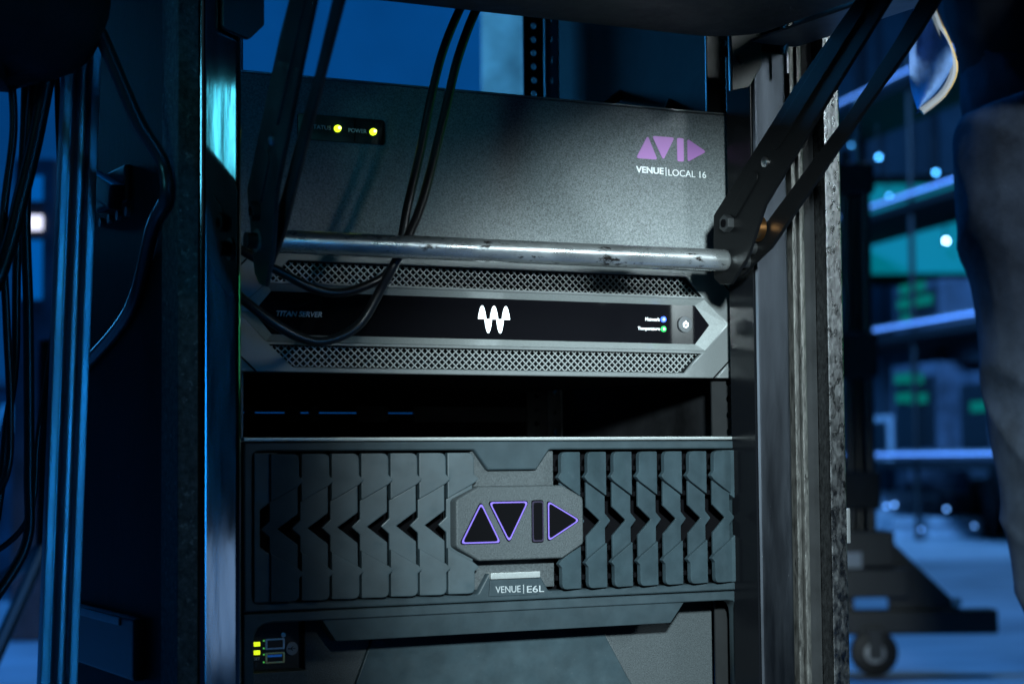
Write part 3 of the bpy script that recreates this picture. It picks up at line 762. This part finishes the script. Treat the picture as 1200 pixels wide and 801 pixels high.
for k, (x, y) in enumerate(((-.125, 0), (-.085, .03), (-.052, -.01), (-.022, .02), (.004, -.005))):
    b = MB(); b.tube([L3(x, y, .35), L3(x, y, 1.40+.05*(k % 3))], .0165, 12); b.build('pole', 'black_steel', tr, 0, smooth=True)
for z0, z1 in ((1.375, 1.465), (.845, .975), (.47, .58)):
    b = MB(); b.obox(L3(-.06, .01, (z0+z1)/2), Rh*.090, Fh*.05, UZ*((z1-z0)/2)); b.build('strap', 'black_matte', tr, .012, 3)
b = MB(); b.tube([L3(-.018, -.03, 1.465), L3(-.018, -.03, 1.60)], .010, 10); b.tube([L3(-.018, -.03, 1.60), L3(-.018, -.03, 1.615), L3(-.018, -.03, 1.635), L3(-.018, -.03, 1.645)], [.003, .013, .013, .002], 10); b.build('locking_pin', 'steel_grey', tr, 0, smooth=True)
b = MB(); b.obox(L3(-.06, 0, .36), Rh*.115, Fh*.09, UZ*.05); b.obox(L3(-.05, 0, .265), Rh*.14, Fh*.11, UZ*.04); b.build('base_block', 'black_steel', tr, .006)
b = MB(); b.obox(L3(-.07, -.092, .33), Rh*.03, Fh*.002, UZ*.022); b.build('base_label', 'far_metal', tr)
b = MB(); b.obox(L3(.0, 0, .150), Rh*.355, Fh*.04, UZ*.035); b.build('cross_beam', 'black_steel', tr, .01)
for s in (1, -1):
    b = MB(); b.extr([(.04*s, .40), (.05*s, .18), (.255*s, .18), (.245*s, .20)], L3(0, -.012, 0), Rh, UZ, Fh*.024); b.build('gusset', 'black_steel', tr, .002)
    b = MB(); b.disc(L3(.24*s, -.02, .205), .014, -.01, Fh, 12); b.build('bolt', 'screw', tr)
for x in (0, -.30):
    b = MB(); b.tube([L3(x, -.055, .067), L3(x, -.05, .067), L3(x, -.015, .067), L3(x, -.01, .067)], [.05, .066, .066, .05], 24); wh = b.build('caster', 'rubber', tr, 0, smooth=True)
    b = MB(); b.obox(L3(x, -.062, .09), Rh*.018, Fh*.003, UZ*.04); b.obox(L3(x, -.003, .09), Rh*.018, Fh*.003, UZ*.04); b.obox(L3(x, -.032, .131), Rh*.03, Fh*.035, UZ*.006); b.build('fork', 'black_steel', wh)
    b = MB(); b.disc(L3(x, -.058, .067), .030, .010, Fh, 18); b.build('hub', 'steel_grey', wh, .002)

# ------------------------------------------------------------------ right background: scaffold shelving
Q = A(1150, 365, 13); aS = YAW-math.radians(12.4); dS = Vector((math.sin(aS), math.cos(aS), 0)); nS = Vector((math.cos(aS), -math.sin(aS), 0))


def PV(px, py, off=0.):
    d = F*FPX+R*(px-600)-U*(py-400.5); return C+d*((Q+nS*off-C).dot(nS)/d.dot(nS))


sc = thing('scaffold_shelving', 'tall scaffold shelving with three rails, blue highlights added as glowing strips', 'scaffold', PV(1100, 500).xy.to_3d())
e0 = PV(930, 400); e1 = PV(1330, 400)
zr = [PV(1128, 208).z, PV(1155, 365).z, PV(1160, 531).z, PV(1110, 62).z]
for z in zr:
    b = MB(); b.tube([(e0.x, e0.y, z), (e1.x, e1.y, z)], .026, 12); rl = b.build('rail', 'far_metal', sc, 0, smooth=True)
    b = MB(); b.obox(Vector(((e0.x+e1.x)/2, (e0.y+e1.y)/2, z))-nS*.028, (e1-e0).xy.to_3d()/2, nS*.003, UZ*.005); b.build('glint_strip', 'rail_glint', rl)  # emissive strip paints the blue highlight along the rail
    m_ = (e0+e1)/2; m_.z = z-.075
    b = MB(); b.obox(m_+nS*.35, (e1-e0).xy.to_3d()/2, nS*.35, UZ*.028); b.build('deck', 'black_matte', sc)
for px in (930, 1062, 1190, 1330):
    q = PV(px, 400)
    for off in (.06, .66):
        b = MB(); b.tube([(q.x+nS.x*off, q.y+nS.y*off, 0), (q.x+nS.x*off, q.y+nS.y*off, zr[3]+.3)], .022, 10); b.build('upright', 'black_steel', sc, 0, smooth=True)
# boxes standing on the decks
random.seed(3)


def onshelf(px, zi, w, h, m='far_case', dash=None, lab=''):
    p = PV(px, 400, .30); p.z = zr[zi]-.047
    t = thing('equipment_box', lab, 'equipment', p)
    b = MB(); b.obox(p+UZ*(h/2), dS*w, nS*.2, UZ*(h/2)); b.build('box_body', m, t, .01)
    b = MB(); b.obox(p+UZ*(h/2)-nS*.204, dS*w*.85, nS*.004, UZ*h*.36); b.build('front_panel', 'black_steel', t)
    for (u, v, l) in dash or []:
        b = MB(); b.obox(p+UZ*(h*v)-nS*.21+dS*(w*u), dS*l, nS*.004, UZ*.035); b.build('indicator_strip', 'green_dash', t)
    return t


onshelf(1105, 1, .42, .36, dash=[(.15, .92, .22), (.05, .62, .3), (.35, .3, .12)], lab='dark equipment with green light strips on the middle scaffold deck')
onshelf(1100, 2, .42, .72, dash=[(.5, .86, .12), (.2, .86, .12), (-.1, .84, .12), (.5, .66, .1), (.2, .66, .12), (-.1, .64, .12), (-.4, .64, .06)], lab='dark equipment with rows of green lights on the lowest scaffold deck')
onshelf(1172, 2, .25, .62, dash=[(-.3, .6, .12)], lab='narrow equipment with one green light on the lowest scaffold deck')
onshelf(1050, 2, .3, .35, 'box_grey', lab='low grey box on the lowest scaffold deck beside the green lights')
g3 = ground(603, 3.9); pb = MB(); pb.obox(g3+UZ*.95, Rh*.062, Fh*.012, UZ*.95)
tag(pb.build('scuffed_board', 'board_mat', None, .004), 'pale scuffed board standing upright behind the rack', 'board')
# teal screen behind the scaffold and the dark drape
tq = A(1105, 268, 17.0); ts = thing('teal_screen', 'teal glowing screen behind the scaffold rails', 'screen', (tq.x, tq.y, tq.z))
hw = 120/2240*17; hh_ = 52/2240*17
b = MB(); b.obox(tq, Rh*hw, Fh*.05, UZ*hh_); b.build('display', 'screen_teal', ts, .01)
b = MB(); b.obox(tq+Fh*.1, Rh*(hw+.1), Fh*.04, UZ*(hh_+.1)); b.build('screen_frame', 'black_matte', ts)
for s in (-1, 1):
    b = MB(); b.tube([tq+Rh*hw*.9*s+Fh*.15-UZ*0, (tq+Rh*hw*.9*s+Fh*.15).xy.to_3d()], .04, 8); b.build('stand_leg', 'black_matte', ts)
gd = A(1240, 400, 18.6); gd.z = 0  # drape added to make the right part of the wall darker
b = MB(); n = 80; wd = 3.6
vs = []; fs = []
for i in range(n+1):
    x = -wd+2*wd*i/n; y = .10*math.sin(i*.95)+.05*math.sin(i*2.3)
    for z in (0, 7.5): vs.append(gd+Rh*x+Fh*y+UZ*z)
    for z in (0, 7.5): vs.append(gd+Rh*x+Fh*(y+.03)+UZ*z)
for i in range(n): a = i*4; fs += [(a, a+4, a+5, a+1), (a+2, a+3, a+7, a+6), (a+1, a+5, a+7, a+3), (a, a+2, a+6, a+4)]
b.add(vs, fs); tag(b.build('dark_drape', 'drape_mat', None, 0, smooth=True), 'dark pleated drape added to darken the wall behind the scaffold', 'drape')
# small round lamps
for px, py, D, m, r, lb in ((1030, 184, 14, 'bokeh_blue', .014, 'small blue lamp beside the trolley pin'), (1097, 202, 14, 'bokeh_blue', .014, 'small blue lamp just above the upper scaffold rail'), (1042, 229, 14.4, 'bokeh_blue', .009, 'faint blue lamp on the upper scaffold rail next to the trolley'), (1109, 282, 16.6, 'bokeh_white', .016, 'bright white lamp in front of the teal screen'), (998, 170, 14, 'bokeh_blue', .006, 'dim blue lamp between the brace arm and trolley')):
    p = A(px, py, D); t = thing('stage_lamp', lb, 'lamp', (p.x, p.y, p.z))
    b = MB(); b.tube([p, p+Fh*.004, p+Fh*.01], [r*.6, r, r], 12); b.build('lens', m, t, 0, smooth=True)
    b = MB(); b.tube([p+Fh*.012, p+Fh*.09], [r*1.3, r*1.3], 12); b.tube([p+Fh*.05, p+Fh*.05+UZ*.25], r*.5, 6); b.build('lamp_housing', 'black_matte', t)
# cases and gear standing far off on the floor
gear = [(1048, 15.5, .30, .34, 'box_grey', 'low grey case on the far floor beside the trolley'), (1092, 16.5, .26, .50, 'far_case', 'dark case on the far floor under the scaffold'), (1088, 14.6, .34, .16, 'box_grey', 'flat grey case lying on the far floor'), (1150, 16.8, .3, .42, 'box_grey', 'grey case on the far floor behind the low dark stand'), (1190, 15.0, .22, .30, 'far_case', 'dark case on the far floor next to the person')]
for px, D, w, h, m, lb in gear:
    g2 = ground(px, D); t = thing('gear_case', lb, 'case', g2, None)
    b = MB(); b.obox(g2+UZ*(h/2), Rh*w, Fh*.25, UZ*(h/2)); b.build('case_body', m, t, .015)
    b = MB(); b.obox(g2+UZ*h*.62-Fh*.255, Rh*w, Fh*.006, UZ*.012); b.build('lid_strip', 'far_metal', t)
    for k in range(2):
        u = random.uniform(-.8, .8)*w; b = MB(); c0 = g2+UZ*h*random.uniform(.3, .95)-Fh*.262+Rh*u
        b.tube([c0, c0+Fh*.004, c0+Fh*.01], [.007, .012, .012], 10); b.build('led_dot', 'bokeh_dim', t)  # emissive dots at random spots, standing for small LED lights
g2 = ground(1140, 14.9)
b = MB(); b.extr([(-.20, 0), (.22, 0), (.20, .09), (.05, .12), (.02, .42), (-.04, .42), (-.06, .12), (-.18, .08)], g2-Fh*.1, Rh, UZ, Fh*.2)
tag(b.build('floor_stand', 'black_matte', None, .02), 'low dark stand with a wide foot on the far floor', 'stand')

# ------------------------------------------------------------------ person beside the rack
gp = ground(1200, 2.15)


def W3(x, y, z): return gp+Rh*x+Fh*y+UZ*z


def body_mesh(name, chains, m, parent, voxel=.012, fold=0., smooth_it=6):
    """lofted limbs fused into one continuous surface by a voxel remesh, with cloth folds pressed in"""
    from mathutils import noise
    b = MB()
    for ch in chains:
        pts = spline([W3(*c[:3]) for c in ch], 5); rr = spline([Vector((c[3], 0, 0)) for c in ch], 5)
        b.tube(pts, [r.x for r in rr], 20)
    me = bpy.data.meshes.new(name); me.from_pydata(b.v, [], b.f)
    o = bpy.data.objects.new(name, me); COL.objects.link(o)
    rm = o.modifiers.new('r', 'REMESH'); rm.mode = 'VOXEL'; rm.voxel_size = voxel
    sm = o.modifiers.new('s', 'SMOOTH'); sm.iterations = smooth_it; sm.factor = .5
    dg = bpy.context.evaluated_depsgraph_get(); new = bpy.data.meshes.new_from_object(o.evaluated_get(dg))
    bpy.data.objects.remove(o)
    if fold:
        nr = [v.normal.copy() for v in new.vertices]
        for v, n_ in zip(new.vertices, nr):
            p = v.co-gp; u = p.dot(Rh); w = p.dot(Fh); z = p.z
            q = Vector((u*3.2+w*1.5, w*3+7, (z+.75*u-.3*w)*7.5))
            t = noise.noise(q); h = (1-abs(t)*2)**3 if abs(t) < .5 else 0
            v.co += n_*(fold*(h*1.1+.9*noise.noise(q*.6))+fold*.5*noise.noise(q*1.9+Vector((3, 1, 5))))
    new.materials.clear(); new.materials.append(MATS[m])
    new.polygons.foreach_set('use_smooth', [True]*len(new.polygons))
    return link(bpy.data.objects.new(name, new), parent)


def grow(ch, k, d=0.): return [(x, y, z, r*k+d) for x, y, z, r in ch]


legA = [(.03, .01, 1.00, .078), (.026, .0, .93, .082), (.034, -.01, .76, .070), (.040, -.01, .56, .052), (.085, .01, .38, .050), (.17, .04, .10, .034)]
legB = [(.14, .14, 1.00, .078), (.14, .16, .93, .082), (.16, .18, .74, .070), (.17, .18, .53, .052), (.20, .20, .34, .048), (.22, .22, .10, .034)]
hips = [(.075, .05, .94, .07), (.08, .06, 1.02, .115), (.08, .06, 1.12, .112)]
torso = [(.08, .06, 1.04, .112), (.075, .06, 1.16, .115), (.055, .06, 1.32, .128), (.045, .06, 1.42, .10), (.035, .06, 1.48, .055), (.03, .06, 1.53, .05)]
head = [(.03, .06, 1.50, .05), (.02, .06, 1.56, .078), (.018, .06, 1.62, .09), (.02, .06, 1.70, .082), (.025, .06, 1.745, .04)]
nose = [(-.055, .06, 1.625, .012), (-.085, .06, 1.60, .011)]
armA = [(.045, -.03, 1.40, .06), (.05, -.14, 1.39, .055), (.08, -.19, 1.26, .045), (.11, -.20, 1.15, .042), (.06, -.17, 1.08, .035), (.02, -.13, 1.05, .03)]
armB = [(.045, .15, 1.40, .06), (.06, .26, 1.39, .055), (.10, .31, 1.26, .045), (.13, .32, 1.15, .042), (.09, .28, 1.08, .035), (.05, .24, 1.05, .03)]
footA = [(.17, .04, .10, .034), (.15, .04, .055, .036), (.06, .03, .04, .028)]
footB = [(.22, .22, .10, .034), (.20, .22, .055, .036), (.11, .21, .04, .028)]
body = body_mesh('person', [legA, legB, hips, torso, head, nose, armA, armB, footA, footB], 'skin', None, .012)
tag(body, 'person in dark jeans and an open dark jacket standing beside the rack', 'person')
body_mesh('jeans', [grow(legA, 1.0, .014), grow(legB, 1.0, .014), grow(hips, 1.0, .012)], 'denim', body, .006, .0075, 6)
jacket = body_mesh('jacket', [[(.085, .06, 1.06, .130)]+grow(torso[1:4], 1.0, .022)+[(.035, .06, 1.47, .075)], grow(armA, 1.0, .016), grow(armB, 1.0, .016)], 'jacket_cloth', body, .010, .005, 4)
b = MB(); vs = []; fs = []; nu, nv = 16, 10; hc = W3(.035, .06, 1.66)
for j in range(nv+1):
    for i in range(nu):
        a = 2*math.pi*i/nu; e = -.2+(math.pi/2+.2)*j/nv; r = 1+.04*math.sin(5*a+3*e)
        vs.append(hc+Rh*(.105*r*math.cos(e)*math.cos(a))+Fh*(.09*r*math.cos(e)*math.sin(a))+UZ*(.115*r*math.sin(e)))
for j in range(nv):
    for i in range(nu): fs.append((j*nu+i, j*nu+(i+1) % nu, (j+1)*nu+(i+1) % nu, (j+1)*nu+i))
b.add(vs, fs); b.build('hair', 'hair', body, 0, smooth=True, ang=180)
for x, y in ((.09, .03), (.16, .21)):
    b = MB(); b.extr(roundpoly([(-.13, 0), (.13, 0), (.13, .07), (.05, .10), (-.05, .075), (-.13, .045)], .02), W3(x, y-.045, 0), Rh, UZ, Fh*.09); b.build('shoe', 'shoe', body, .01, 3)
# open jacket front: lining, tape and zip
DF = 1.93
zr_ = spline([A(*p) for p in ((1080, -130, 2.0), (1083, -60, 1.97), (1088, 0, 1.95), (1097, 28, DF), (1110, 58, DF), (1115, 84, DF), (1103, 110, DF), (1078, 131, DF))], 6)
zl_ = spline([A(*p) for p in ((1076, -130, 2.03), (1078, -60, 2.0), (1074, 0, 1.97), (1062, 40, 1.96), (1065, 62, 1.96), (1069, 88, 1.95), (1072, 112, 1.95), (1073, 130, 1.94))], 6)
vs = []; fs = []; K = 8; n = len(zr_)
for i in range(n):
    for k in range(K+1):
        t = k/K; p = zl_[i]*(1-t)+zr_[i]*t+Fh*(.012*math.sin(t*5+i*.25)); vs.append(p)
for i in range(n):
    for k in range(K+1): vs.append(vs[i*(K+1)+k]+Fh*.003)
o2 = n*(K+1)
for i in range(n-1):
    for k in range(K):
        a = i*(K+1)+k; fs += [(a, a+1, a+K+2, a+K+1), (o2+a, o2+a+K+1, o2+a+K+2, o2+a+1)]
for i in range(n-1):
    for k in (0, K): a = i*(K+1)+k; fs.append((a, a+K+1, o2+a+K+1, o2+a))
b = MB(); b.add(vs, fs); lin = b.build('lining', 'lining', jacket, 0, smooth=True, ang=60)
b = MB(); b.tube([p+Rh*.001-Fh*.001 for p in zr_], .0042, 8); b.build('zip_tape', 'tape', jacket, 0, smooth=True)
b = MB(); fine = spline(zr_, 4)
for i in range(0, len(fine)-1):
    d = (fine[i+1]-fine[i])
    if d.length == 0: continue
    d.normalize(); sd = d.cross(Fh).normalized()
    b.obox(fine[i]+Rh*.0042-Fh*.003, d*.0007, sd*.0013, Fh*.001)
b.build('zip_teeth', 'zip_gold', jacket)
